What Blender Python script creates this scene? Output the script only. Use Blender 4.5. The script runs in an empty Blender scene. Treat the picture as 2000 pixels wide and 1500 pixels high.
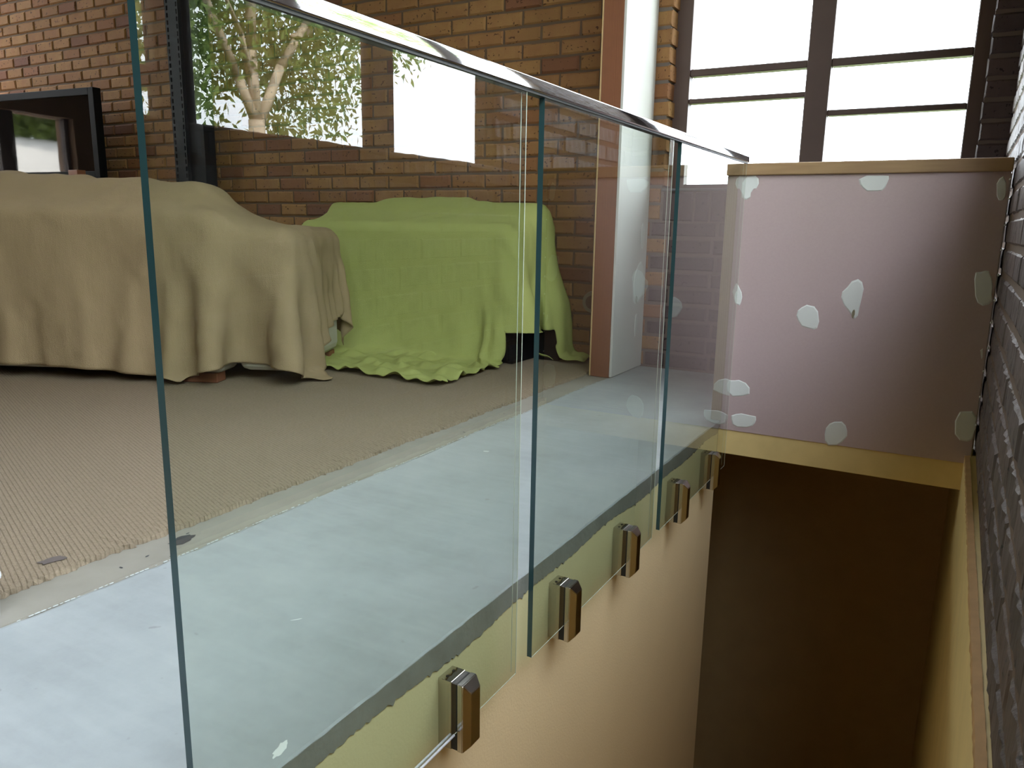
import bpy, bmesh, math, random
import numpy as np
from mathutils import Vector, Matrix, Euler
random.seed(7); rng = np.random.default_rng(7)
sc = bpy.context.scene
COL = sc.collection

# ------------------------------------------------------------------ camera, sky, exposure
CX, CH = 0.7289, 0.778
cam_d = bpy.data.cameras.new('camera'); cam = bpy.data.objects.new('camera', cam_d); COL.objects.link(cam)
cam_d.sensor_width = 36.0; cam_d.lens = 36.0 * 1504.094 / 2000.0; cam_d.clip_start = 0.01
r_, u_, f_ = Vector((0.869537, 0.493587, 0.016647)), Vector((-0.113817, 0.16748, 0.979283)), Vector((-0.480573, 0.853418, -0.201809))
cam.matrix_world = Matrix(((r_.x, u_.x, -f_.x, CX), (r_.y, u_.y, -f_.y, 0), (r_.z, u_.z, -f_.z, CH), (0, 0, 0, 1)))
sc.camera = cam
sc.view_settings.view_transform = 'Standard'; sc.view_settings.look = 'None'
sc.view_settings.gamma = 1.0; sc.view_settings.use_curve_mapping = False
sc.view_settings.exposure = 0.48
SKY = 9.0
w = bpy.data.worlds.new('overcast_sky'); sc.world = w; w.use_nodes = True
nt = w.node_tree; nt.nodes.clear()
o = nt.nodes.new('ShaderNodeOutputWorld'); bg = nt.nodes.new('ShaderNodeBackground')
tc = nt.nodes.new('ShaderNodeTexCoord'); nz = nt.nodes.new('ShaderNodeTexNoise'); cr = nt.nodes.new('ShaderNodeValToRGB')
nz.inputs['Scale'].default_value = 2.2; nz.inputs['Detail'].default_value = 5
cr.color_ramp.elements[0].position = 0.35; cr.color_ramp.elements[0].color = (0.80, 0.90, 1.03, 1)
cr.color_ramp.elements[1].position = 0.65; cr.color_ramp.elements[1].color = (1.0, 1.02, 1.03, 1)
nt.links.new(tc.outputs['Generated'], nz.inputs['Vector']); nt.links.new(nz.outputs['Fac'], cr.inputs['Fac'])
nt.links.new(cr.outputs['Color'], bg.inputs['Color']); bg.inputs['Strength'].default_value = SKY
nt.links.new(bg.outputs[0], o.inputs['Surface'])
sl = bpy.data.lights.new('hazy_sun', 'SUN'); sl.energy = 22.0; sl.angle = math.radians(9); sl.color = (1.0, 0.95, 0.86)
sun = bpy.data.objects.new('hazy_sun', sl); COL.objects.link(sun); sun.rotation_euler = Vector((-0.62, -0.30, 0.80)).to_track_quat('Z', 'Y').to_euler()
cy = sc.cycles
cy.max_bounces = 10; cy.diffuse_bounces = 6; cy.glossy_bounces = 5; cy.transparent_max_bounces = 16
cy.caustics_reflective = False; cy.caustics_refractive = False; cy.sample_clamp_indirect = 6.0

def portal(name, loc, rot, sx, sy):          # marks a window opening so that its daylight is sampled well
    l = bpy.data.lights.new(name, 'AREA'); l.shape = 'RECTANGLE'; l.size = sx; l.size_y = sy; l.energy = 1
    l.cycles.is_portal = True
    ob = bpy.data.objects.new(name, l); ob.location = loc; ob.rotation_euler = rot; COL.objects.link(ob)
H2 = math.pi / 2
portal('daylight_portal', (0.03, 4.40, 2.20), (-H2, 0, 0), 1.45, 2.46)
portal('daylight_portal', (0.97, 0.0, 2.4), (0, H2, 0), 2.85, 5.4)
portal('daylight_portal', (-8.62, 2.4, 2.4), (0, -H2, 0), 3.1, 3.2)

# ------------------------------------------------------------------ constants of the place
D = 4.167            # face of the far brick wall
FY = 4.27            # far window frame plane
P = 3.12             # low partition
XW = -0.043          # stairwell plaster face below the landing
CEIL = 4.2
def rx(y): return 0.853 + 0.006 * y      # face of the right brick wall
ROW = 0.0905

# ------------------------------------------------------------------ materials
def nodes(name):
    m = bpy.data.materials.new(name); m.use_nodes = True
    n = m.node_tree; b = n.nodes['Principled BSDF']
    return m, n, b
def N(n, t, **k):
    x = n.nodes.new(t)
    for a, v in k.items():
        if a in x.inputs: x.inputs[a].default_value = v
        else: setattr(x, a, v)
    return x
def coords(n, rand=True, obj=True):
    t = N(n, 'ShaderNodeTexCoord')
    if not rand: return t.outputs['Object']
    oi = N(n, 'ShaderNodeObjectInfo'); mu = N(n, 'ShaderNodeMath', operation='MULTIPLY'); mu.inputs[1].default_value = 53.7
    n.links.new(oi.outputs['Random'], mu.inputs[0])
    va = N(n, 'ShaderNodeVectorMath', operation='ADD'); n.links.new(t.outputs['Object'], va.inputs[0]); n.links.new(mu.outputs[0], va.inputs[1])
    return va.outputs[0]
def mixc(n, fac, a, b, mode='MIX'):
    x = N(n, 'ShaderNodeMix', data_type='RGBA', blend_type=mode)
    for i, v in ((0, fac), (6, a), (7, b)):
        if isinstance(v, (int, float, tuple, list)):
            x.inputs[i].default_value = v if not isinstance(v, (tuple, list)) else (*v[:3], 1)
        else: n.links.new(v, x.inputs[i])
    return x.outputs[2]
def ramp(n, src, stops):
    x = N(n, 'ShaderNodeValToRGB'); e = x.color_ramp.elements
    while len(e) < len(stops): e.new(0.5)
    for i, (p, c) in enumerate(stops):
        e[i].position = p; e[i].color = (*c, 1) if len(c) == 3 else c
    n.links.new(src, x.inputs[0]); return x.outputs[0]
def noise(n, vec, scale, detail=4, rough=0.55):
    x = N(n, 'ShaderNodeTexNoise', Scale=scale, Detail=detail, Roughness=rough)
    if vec is not None: n.links.new(vec, x.inputs['Vector'])
    return x.outputs['Fac']
def scale_vec(n, vec, s):
    x = N(n, 'ShaderNodeMapping'); x.inputs['Scale'].default_value = s; n.links.new(vec, x.inputs['Vector']); return x.outputs[0]
def bump(n, b, h, strength, dist):
    x = N(n, 'ShaderNodeBump', Strength=strength, Distance=dist); n.links.new(h, x.inputs['Height']); n.links.new(x.outputs[0], b.inputs['Normal'])
def simple(name, col, rough=0.6, metal=0.0, var=0.12, scale=6, bmp=0.0, bscale=60, spec=0.5, bdist=0.002):
    m, n, b = nodes(name)
    v = coords(n)
    f = noise(n, v, scale, 5)
    c = mixc(n, f, tuple(x * (1 - var) for x in col), tuple(min(1, x * (1 + var)) for x in col))
    n.links.new(c, b.inputs['Base Color'])
    b.inputs['Roughness'].default_value = rough; b.inputs['Metallic'].default_value = metal
    b.inputs['Specular IOR Level'].default_value = spec
    if bmp: bump(n, b, noise(n, v, bscale, 4), bmp, bdist)
    return m

def brick_mat(name, cols, speck, rough, streak=False):
    m, n, b = nodes(name); v = coords(n)
    oi = N(n, 'ShaderNodeObjectInfo')
    base = ramp(n, oi.outputs['Random'], cols)
    f = noise(n, v, 9, 5); base = mixc(n, ramp(n, f, [(0.35, (0, 0, 0)), (0.75, (1, 1, 1))]), base, mixc(n, 0.55, base, speck))
    vo = N(n, 'ShaderNodeTexNoise', Scale=55.0, Detail=1.5); n.links.new(scale_vec(n, v, (0.8, 1, 1)), vo.inputs['Vector'])
    base = mixc(n, ramp(n, vo.outputs['Fac'], [(0.66, (0, 0, 0)), (0.70, (0.9, 0.9, 0.9))]), base, tuple(x * 0.35 for x in speck))
    n.links.new(base, b.inputs['Base Color']); b.inputs['Roughness'].default_value = rough; b.inputs['Specular IOR Level'].default_value = 0.5 if streak else 0.15
    if streak:
        h = noise(n, scale_vec(n, v, (90, 90, 5)), 1.0, 3); bump(n, b, h, 0.8, 0.004)
    else:
        bump(n, b, noise(n, v, 55, 6), 0.5, 0.003)
    return m
M = {}
M['tan'] = brick_mat('tan_clinker_brick', [(0.0, (0.22, 0.115, 0.045)), (0.4, (0.31, 0.17, 0.068)), (0.72, (0.26, 0.130, 0.053)), (0.9, (0.22, 0.098, 0.046)), (1.0, (0.14, 0.062, 0.04))], (0.20, 0.085, 0.045), 0.75)
M['dark'] = brick_mat('dark_manganese_brick', [(0, (0.085, 0.062, 0.06)), (0.5, (0.105, 0.075, 0.074)), (1, (0.07, 0.055, 0.058))], (0.06, 0.042, 0.042), 0.55)
M['scored'] = brick_mat('dark_scored_brick', [(0, (0.075, 0.055, 0.052)), (0.5, (0.10, 0.075, 0.07)), (1, (0.115, 0.08, 0.07))], (0.05, 0.036, 0.034), 0.55, True)
M['mortar'] = simple('brown_mortar', (0.115, 0.072, 0.045), 0.9, bmp=0.4)
M['mortar_grey'] = simple('grey_mortar', (0.13, 0.10, 0.085), 0.9, bmp=0.4)
M['ceiling'] = simple('white_ceiling_board', (0.56, 0.52, 0.46), 0.8)
M['inner_brick'] = simple('plain_brick_face', (0.22, 0.13, 0.075), 0.85, var=0.3)
M['render'] = simple('dark_lower_wall', (0.52, 0.37, 0.18), 0.9)
M['fascia'] = simple('cream_painted_edge', (0.72, 0.55, 0.25), 0.6, var=0.15, scale=9, bmp=0.3, bscale=30)
M['cap'] = simple('raw_pine_cap', (0.40, 0.245, 0.12), 0.6, var=0.2)
M['stop'] = simple('white_filler', (0.68, 0.70, 0.69), 0.7, var=0.06, bmp=0.3, bscale=25)
M['frame'] = simple('brown_window_paint', (0.085, 0.052, 0.043), 0.5, var=0.2)
M['sillpaint'] = simple('grey_sill_paint', (0.10, 0.095, 0.10), 0.5)
M['black'] = simple('black_satin', (0.008, 0.008, 0.009), 0.5, var=0.3, spec=0.06)
M['blacksteel'] = simple('black_painted_steel', (0.008, 0.010, 0.014), 0.5, var=0.3, spec=0.06)
M['gasket'] = simple('black_rubber', (0.006, 0.006, 0.007), 0.5)
M['chrome'] = simple('polished_stainless', (0.78, 0.78, 0.80), 0.05, 1.0, var=0.02)
M['nickel'] = simple('satin_stainless', (0.54, 0.515, 0.485), 0.12, 1.0, var=0.05)
M['block'] = simple('brown_timber', (0.23, 0.085, 0.045), 0.6)
M['cabinet'] = simple('stained_timber', (0.12, 0.055, 0.03), 0.45)
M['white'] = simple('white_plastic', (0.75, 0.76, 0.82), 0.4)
M['socket'] = simple('beige_plastic', (0.22, 0.19, 0.13), 0.4)
M['upholstery'] = simple('pale_grey_upholstery', (0.48, 0.46, 0.40), 0.9, bmp=0.4, bscale=200)
M['bark'] = simple('grey_bark', (0.46, 0.39, 0.30), 0.9, var=0.35, bmp=0.6, bscale=30)
M['drive'] = simple('pale_driveway', (0.52, 0.50, 0.47), 0.9)
M['ground'] = simple('lawn', (0.10, 0.14, 0.04), 0.95, var=0.4)

def leaf_mat(name, a, bcol):
    m, n, b = nodes(name)
    oi = N(n, 'ShaderNodeTexCoord'); f = noise(n, oi.outputs['Object'], 3.5, 3)
    c = mixc(n, f, a, bcol); n.links.new(c, b.inputs['Base Color']); b.inputs['Roughness'].default_value = 0.45
    tr = N(n, 'ShaderNodeBsdfTranslucent'); n.links.new(c, tr.inputs['Color'])
    mx = N(n, 'ShaderNodeMixShader'); mx.inputs[0].default_value = 0.45
    n.links.new(b.outputs[0], mx.inputs[1]); n.links.new(tr.outputs[0], mx.inputs[2])
    n.links.new(mx.outputs[0], n.nodes['Material Output'].inputs['Surface'])
    return m
M['leaf'] = leaf_mat('green_leaf', (0.12, 0.21, 0.055), (0.30, 0.40, 0.12))
M['leaf_dark'] = leaf_mat('hedge_leaf', (0.05, 0.09, 0.03), (0.22, 0.27, 0.04))

# clear sheet glass: Fresnel reflection at the front of each face, straight-through transmission, slight tint
def glass_mat(name, tint, gain):
    m = bpy.data.materials.new(name); m.use_nodes = True; n = m.node_tree; n.nodes.clear()
    out = N(n, 'ShaderNodeOutputMaterial'); tr = N(n, 'ShaderNodeBsdfTransparent'); tr.inputs['Color'].default_value = (*tint, 1)
    gl = N(n, 'ShaderNodeBsdfGlossy', Roughness=0.0); fr = N(n, 'ShaderNodeFresnel', IOR=1.5)
    mu = N(n, 'ShaderNodeMath', operation='MULTIPLY'); mu.inputs[1].default_value = gain
    ge = N(n, 'ShaderNodeNewGeometry'); inv = N(n, 'ShaderNodeMath', operation='SUBTRACT'); inv.inputs[0].default_value = 1.0
    n.links.new(ge.outputs['Backfacing'], inv.inputs[1])
    m2 = N(n, 'ShaderNodeMath', operation='MULTIPLY', use_clamp=True)
    n.links.new(fr.outputs[0], mu.inputs[0]); n.links.new(mu.outputs[0], m2.inputs[0]); n.links.new(inv.outputs[0], m2.inputs[1])
    mx = N(n, 'ShaderNodeMixShader'); n.links.new(m2.outputs[0], mx.inputs[0]); n.links.new(tr.outputs[0], mx.inputs[1]); n.links.new(gl.outputs[0], mx.inputs[2])
    n.links.new(mx.outputs[0], out.inputs['Surface']); return m
M['glass'] = glass_mat('toughened_glass', (0.94, 0.972, 0.945), 2.0)
M['pane'] = glass_mat('window_glass', (0.985, 0.99, 0.985), 1.6)
M['arris'] = simple('ground_glass_arris', (0.50, 0.55, 0.46), 0.5)
M['edge'] = simple('green_glass_edge', (0.016, 0.050, 0.056), 0.1, var=0.2, spec=0.6)

def wood_mat(name, a, b2, axis_scale, rough=0.55):
    m, n, b = nodes(name); v = coords(n, False)
    wv = N(n, 'ShaderNodeTexWave', Scale=1.0, Distortion=7.0, Detail=3.0); wv.inputs['Detail Scale'].default_value = 0.7
    n.links.new(scale_vec(n, v, axis_scale), wv.inputs['Vector'])
    c = mixc(n, wv.outputs['Fac'], a, b2); c = mixc(n, noise(n, v, 14, 3), c, mixc(n, 0.4, c, tuple(x * .5 for x in a)))
    n.links.new(c, b.inputs['Base Color']); b.inputs['Roughness'].default_value = rough; return m
M['stud'] = wood_mat('red_pine', (0.27, 0.105, 0.05), (0.22, 0.08, 0.038), (38, 38, 1.2))
M['cappine'] = wood_mat('grey_pine', (0.40, 0.255, 0.13), (0.34, 0.21, 0.105), (1.2, 40, 40))
M['studpale'] = wood_mat('pale_stud', (0.42, 0.33, 0.22), (0.36, 0.28, 0.18), (38, 38, 1.2))
M['rawtop'] = simple('raw_plaster_edge', (0.42, 0.24, 0.10), 0.8, var=0.25, scale=20)
M['pine'] = simple('pale_pine_edge', (0.58, 0.40, 0.20), 0.7)

m, n, b = nodes('pink_plasterboard'); v = coords(n, False)
f = noise(n, v, 130, 3); n.links.new(mixc(n, f, (0.45, 0.345, 0.35), (0.50, 0.39, 0.395)), b.inputs['Base Color'])
b.inputs['Roughness'].default_value = 0.5; bump(n, b, noise(n, v, 400, 2), 0.12, 0.0006); M['pink'] = m
M['board'] = simple('grey_white_plasterboard', (0.62, 0.61, 0.60), 0.65, var=0.03)

m, n, b = nodes('landing_concrete'); v = coords(n, False)
f1 = noise(n, v, 3.2, 10, 0.68); f2 = noise(n, scale_vec(n, v, (3, 22, 10)), 1.4, 4); f3 = noise(n, v, 120, 2)
c = ramp(n, f1, [(0.28, (0.265, 0.285, 0.30)), (0.5, (0.325, 0.35, 0.37)), (0.75, (0.385, 0.41, 0.425))])
c = mixc(n, ramp(n, f2, [(0.45, (0, 0, 0)), (0.75, (0.14, 0.14, 0.14))]), c, (0.50, 0.53, 0.55))
c = mixc(n, ramp(n, noise(n, v, 23, 2), [(0.72, (0, 0, 0)), (0.76, (0.5, 0.5, 0.5))]), c, (0.2, 0.2, 0.2))
n.links.new(c, b.inputs['Base Color']); b.inputs['Roughness'].default_value = 0.55
wv = N(n, 'ShaderNodeTexWave', Scale=9.0, Distortion=9.0, Detail=3.0, bands_direction='Y'); n.links.new(scale_vec(n, v, (0.35, 1, 1)), wv.inputs['Vector'])
hm = N(n, 'ShaderNodeMath', operation='MULTIPLY'); n.links.new(wv.outputs['Fac'], hm.inputs[0])
n.links.new(ramp(n, noise(n, v, 1.6, 2), [(0.5, (0, 0, 0)), (0.62, (1, 1, 1))]), hm.inputs[1])
bump(n, b, hm.outputs[0], 0.25, 0.003); M['concrete'] = m
M['oldconcrete'] = simple('old_concrete', (0.26, 0.24, 0.21), 0.8, var=0.22, scale=7, bmp=0.3, bscale=40)
M['slabedge'] = simple('cut_concrete_edge', (0.235, 0.245, 0.225), 0.9, var=0.3, scale=18, bmp=0.7, bscale=70)
M['stain'] = simple('black_stain', (0.05, 0.05, 0.055), 0.7)
M['lip'] = simple('slurry_lip', (0.50, 0.52, 0.53), 0.8)

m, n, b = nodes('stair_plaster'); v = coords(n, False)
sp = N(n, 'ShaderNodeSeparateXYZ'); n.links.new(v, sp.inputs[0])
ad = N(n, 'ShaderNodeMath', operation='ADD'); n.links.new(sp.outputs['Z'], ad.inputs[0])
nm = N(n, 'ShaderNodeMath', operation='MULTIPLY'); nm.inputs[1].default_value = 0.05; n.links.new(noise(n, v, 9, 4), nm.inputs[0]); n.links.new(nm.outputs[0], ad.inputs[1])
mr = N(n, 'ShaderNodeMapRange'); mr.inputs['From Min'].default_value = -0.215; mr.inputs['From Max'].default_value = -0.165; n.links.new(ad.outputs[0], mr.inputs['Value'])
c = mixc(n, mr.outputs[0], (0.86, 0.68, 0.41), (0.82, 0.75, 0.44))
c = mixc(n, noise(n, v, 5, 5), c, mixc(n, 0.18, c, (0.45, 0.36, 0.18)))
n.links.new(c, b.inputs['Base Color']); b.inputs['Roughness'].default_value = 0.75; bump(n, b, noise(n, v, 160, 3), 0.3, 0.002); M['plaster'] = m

m, n, b = nodes('ribbed_loop_carpet'); v = coords(n, False)
mp = N(n, 'ShaderNodeMapping'); mp.inputs['Rotation'].default_value = (0, 0, math.radians(20)); n.links.new(v, mp.inputs['Vector'])
wv = N(n, 'ShaderNodeTexWave', Scale=28.0, Distortion=0.6, Detail=2.0, bands_direction='Y'); wv.inputs['Detail Scale'].default_value = 3.0; n.links.new(mp.outputs[0], wv.inputs['Vector'])
wx = N(n, 'ShaderNodeTexWave', Scale=38.0, Distortion=2.0, Detail=1.0, bands_direction='X'); n.links.new(mp.outputs[0], wx.inputs['Vector'])
hm = N(n, 'ShaderNodeMath', operation='MULTIPLY'); n.links.new(ramp(n, wv.outputs['Fac'], [(0.0, (0, 0, 0)), (0.35, (1, 1, 1))]), hm.inputs[0])
h2 = N(n, 'ShaderNodeMath', operation='MULTIPLY_ADD'); h2.inputs[1].default_value = 0.35; h2.inputs[2].default_value = 0.65; n.links.new(wx.outputs['Fac'], h2.inputs[0]); n.links.new(h2.outputs[0], hm.inputs[1])
fib = noise(n, v, 260, 3)
c = mixc(n, fib, (0.225, 0.175, 0.124), (0.345, 0.28, 0.208)); gv = N(n, 'ShaderNodeMath', operation='MULTIPLY_ADD'); n.links.new(hm.outputs[0], gv.inputs[0]); gv.inputs[1].default_value = 0.75; n.links.new(ramp(n, noise(n, v, 95, 2), [(0.35, (0, 0, 0)), (0.62, (.6, .6, .6))]), gv.inputs[2]); gv.use_clamp = True
c = mixc(n, gv.outputs[0], tuple(x * 0.50 for x in (0.4, 0.32, 0.23)), c)
c = mixc(n, noise(n, v, 2.2, 4), c, mixc(n, 0.25, c, (0.30, 0.22, 0.16)))
n.links.new(c, b.inputs['Base Color']); b.inputs['Roughness'].default_value = 0.95; b.inputs['Specular IOR Level'].default_value = 0.1
hs = N(n, 'ShaderNodeMath', operation='ADD'); n.links.new(hm.outputs[0], hs.inputs[0]); n.links.new(fib, hs.inputs[1]); bump(n, b, hs.outputs[0], 0.7, 0.004); M['carpet'] = m

def cloth_mat(name, a, trans):
    m, n, b = nodes(name); v = coords(n, False)
    f = noise(n, v, 5, 6); c = mixc(n, f, tuple(x * .93 for x in a), tuple(min(1, x * 1.05) for x in a))
    n.links.new(c, b.inputs['Base Color']); b.inputs['Roughness'].default_value = 0.9; b.inputs['Specular IOR Level'].default_value = 0.15
    h = N(n, 'ShaderNodeMath', operation='MULTIPLY_ADD'); h.inputs[1].default_value = 4.0
    n.links.new(noise(n, scale_vec(n, v, (1, 1, .3)), 8, 6, 0.55), h.inputs[0]); n.links.new(noise(n, v, 350, 2), h.inputs[2])
    bump(n, b, h.outputs[0], 0.55, 0.008)
    tr = N(n, 'ShaderNodeBsdfTranslucent'); n.links.new(c, tr.inputs['Color'])
    mx = N(n, 'ShaderNodeMixShader'); mx.inputs[0].default_value = trans
    n.links.new(b.outputs[0], mx.inputs[1]); n.links.new(tr.outputs[0], mx.inputs[2]); n.links.new(mx.outputs[0], n.nodes['Material Output'].inputs['Surface'])
    return m
M['cream_cloth'] = cloth_mat('cream_calico', (0.40, 0.30, 0.185), 0.12)
M['lime_cloth'] = cloth_mat('lime_cotton', (0.49, 0.53, 0.185), 0.2)

m, n, b = nodes('television_screen'); b.inputs['Base Color'].default_value = (0.004, 0.004, 0.005, 1); b.inputs['Roughness'].default_value = 0.03; b.inputs['IOR'].default_value = 1.6
v = coords(n, False); bump(n, b, noise(n, v, 2.5, 1), 0.05, 0.01); M['screen'] = m

# ------------------------------------------------------------------ mesh helpers
def link(name, me, parent=None, **props):
    ob = bpy.data.objects.new(name, me); COL.objects.link(ob)
    if parent is not None: ob.parent = parent
    for k, v in props.items(): ob[k] = v
    return ob
def empty(name, loc, label, cat, group=None):
    ob = bpy.data.objects.new(name, None); ob.location = loc; ob.empty_display_size = 0.1; COL.objects.link(ob)
    ob['label'] = label; ob['category'] = cat
    if group: ob['group'] = group
    return ob
def mesh_from(bm, name, mat, smooth=False):
    me = bpy.data.meshes.new(name); bm.normal_update(); bm.to_mesh(me); bm.free()
    for mm in (mat if isinstance(mat, (list, tuple)) else [mat]): me.materials.append(mm)
    if smooth:
        for p in me.polygons: p.use_smooth = True
    return me
def bbox(bm, lo, hi, bev=0.0, seg=1):
    r = bmesh.ops.create_cube(bm, size=1.0)
    vs = r['verts']
    for vv in vs:
        vv.co = Vector((lo[i] + (vv.co[i] + 0.5) * (hi[i] - lo[i]) for i in range(3)))
    if bev:
        es = list({e for vv in vs for e in vv.link_edges})
        bmesh.ops.bevel(bm, geom=es, offset=bev, segments=seg, affect='EDGES', profile=0.5)
def boxes(name, mat, lst, parent=None, bev=0.0, seg=1, loc=(0, 0, 0), **props):
    bm = bmesh.new()
    for lo, hi in lst: bbox(bm, [lo[i] - loc[i] for i in range(3)], [hi[i] - loc[i] for i in range(3)], bev, seg)
    ob = link(name, mesh_from(bm, name, mat), parent, **props)
    if parent is None: ob.location = loc
    return ob
def cyl(bm, p0, p1, r0, r1=None, seg=16, caps=True):
    r1 = r0 if r1 is None else r1
    p0, p1 = Vector(p0), Vector(p1); d = p1 - p0
    q = Vector((0, 0, 1)).rotation_difference(d.normalized()).to_matrix().to_4x4()
    bmesh.ops.create_cone(bm, cap_ends=caps, segments=seg, radius1=r0, radius2=r1, depth=d.length, matrix=Matrix.Translation((p0 + p1) / 2) @ q)
def blob_poly(pts, depth, jag=0.0, seed=0):
    """flat filler patch: polygon pts (in XZ) extruded along -Y by depth, with a domed middle"""
    rr = random.Random(seed); bm = bmesh.new(); out = []
    for _ in (0,):
        q_ = []
        for i in range(len(pts)):
            a, c = Vector(pts[i]), Vector(pts[(i + 1) % len(pts)]); q_ += [a.lerp(c, .25), a.lerp(c, .75)]
        pts = q_
    k = len(pts)
    for i in range(k):
        a, c = Vector(pts[i]), Vector(pts[(i + 1) % k])
        for t in (0,):
            q = a.lerp(c, t); out.append(q + Vector((rr.uniform(-jag, jag), rr.uniform(-jag, jag))))
    cen = sum(out, Vector((0, 0))) / len(out)
    base = [bm.verts.new((q.x, 0, q.y)) for q in out]
    top = [bm.verts.new((cen.x + (q.x - cen.x) * .9, -depth, cen.y + (q.y - cen.y) * .9)) for q in out]
    m_ = len(out)
    for i in range(m_): bm.faces.new((base[i], base[(i + 1) % m_], top[(i + 1) % m_], top[i]))
    bm.faces.new(top); bmesh.ops.recalc_face_normals(bm, faces=bm.faces)
    return bm

# bricks: a few shared meshes per size, front faces -Y, rough and bevelled
def brick_meshes(name, L, H, Dp, mat, k, nx, nz, amp, groove=0.0, seed=1):
    out = []
    for s in range(k):
        rr = random.Random(seed * 100 + s); bm = bmesh.new()
        bev = 0.0095
        xs = [-L / 2 + bev + (L - 2 * bev) * i / nx for i in range(nx + 1)]
        zs = [-H / 2 + bev + (H - 2 * bev) * j / nz for j in range(nz + 1)]
        gcol = [(-groove if rr.random() < 0.4 else 0) for _ in xs]
        g = [[bm.verts.new((x, -Dp + rr.uniform(-amp, amp) - gcol[i], z)) for z in zs] for i, x in enumerate(xs)]
        for i in range(nx):
            for j in range(nz): bm.faces.new((g[i][j], g[i + 1][j], g[i + 1][j + 1], g[i][j + 1]))
        ring = [g[i][0] for i in range(nx + 1)] + [g[nx][j] for j in range(1, nz + 1)] + [g[i][nz] for i in range(nx - 1, -1, -1)] + [g[0][j] for j in range(nz - 1, 0, -1)]
        def grow(vv, y, e):
            x, z = vv.co.x, vv.co.z
            x = math.copysign(L / 2 - e, x) if abs(abs(x) - (L / 2 - bev)) < 1e-6 else x
            z = math.copysign(H / 2 - e, z) if abs(abs(z) - (H / 2 - bev)) < 1e-6 else z
            return bm.verts.new((x + rr.uniform(-.0025, .0025), y, z + rr.uniform(-.0022, .0022)))
        r1 = [grow(vv, -Dp + bev * 0.9, 0) for vv in ring]; r2 = [bm.verts.new((vv.co.x, 0, vv.co.z)) for vv in r1]
        for a, c in ((ring, r1), (r1, r2)):
            for i in range(len(a)): bm.faces.new((a[i], a[(i + 1) % len(a)], c[(i + 1) % len(a)], c[i]))
        bmesh.ops.recalc_face_normals(bm, faces=bm.faces)
        out.append(mesh_from(bm, name, mat))
    return out
def put(me, parent, loc, rz=0.0, ry=0.0, sx=1.0, name='brick'):
    ob = bpy.data.objects.new(name, me); COL.objects.link(ob); ob.parent = parent
    ob.location = loc; ob.rotation_euler = (0, ry, rz); ob.scale = (sx, 1, 1); return ob
def join_as_stuff(name, items, parent, mat):
    bm = bmesh.new()
    for me, loc, sx in items:
        t = bmesh.new(); t.from_mesh(me)
        t.transform(Matrix.Translation(loc) @ Matrix.Diagonal((sx, 1, 1, 1))); tm = bpy.data.meshes.new('t'); t.to_mesh(tm); t.free(); bm.from_mesh(tm); bpy.data.meshes.remove(tm)
    ob = link(name, mesh_from(bm, name, mat), parent); ob['kind'] = 'stuff'; return ob

# ------------------------------------------------------------------ SETTING: floors and plain shell
ST = dict(kind='structure')
floor = boxes('floor', M['oldconcrete'], [((-8.6, -4.1, -0.135), (-0.80, 4.30, -0.003)), ((-0.80, -2.0, -0.135), (-0.046, 4.30, -0.0035)), ((-0.8, -4.1, -0.135), (1.0, -2.0, 0.0)), ((-0.043, P + 0.012, -0.135), (1.0, 4.30, -0.001))], **ST)
# new concrete topping along the landing edge, with an uneven joint and a ragged cut edge
bm = bmesh.new(); ys = np.arange(-2.0, 4.165, 0.03); A_, B_, C_, E_ = [], [], [], []
for i, y in enumerate(ys):
    j = -0.789 + 0.004 * math.sin(y * 7) + random.uniform(-.0035, .0035)
    e = -0.0405 + random.uniform(-.0008, .0008)
    A_.append(bm.verts.new((j, y, -0.003))); B_.append(bm.verts.new((j + 0.012, y, 0.0))); C_.append(bm.verts.new((e - 0.004, y, 0.0)))
    E_.append(bm.verts.new((e, y, -0.004)))
for i in range(len(ys) - 1):
    for a, c in ((A_, B_), (B_, C_), (C_, E_)): bm.faces.new((a[i], c[i], c[i + 1], a[i + 1]))
bmesh.ops.recalc_face_normals(bm, faces=bm.faces)
top = link('concrete_topping', mesh_from(bm, 'concrete_topping', M['concrete']), floor)
bm = bmesh.new(); ys = np.arange(-2.0, P, 0.008); U_, L_, K_ = [], [], []
dep = 0.05; 
for i, y in enumerate(ys):
    dep = 0.052 + 0.010 * math.sin(y * 9.1) * math.sin(y * 3.3 + 1) + random.uniform(-.003, .003) + (0.006 if random.random() < .06 else 0)
    U_.append(bm.verts.new((-0.0406, y, -0.003))); L_.append(bm.verts.new((-0.0408, y, -dep))); K_.append(bm.verts.new((-0.046, y, -dep - 0.002)))
for i in range(len(ys) - 1):
    bm.faces.new((U_[i], L_[i], L_[i + 1], U_[i + 1])); bm.faces.new((L_[i], K_[i], K_[i + 1], L_[i + 1]))
bmesh.ops.recalc_face_normals(bm, faces=bm.faces)
link('slab_edge', mesh_from(bm, 'slab_edge', M['slabedge']), floor)
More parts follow.
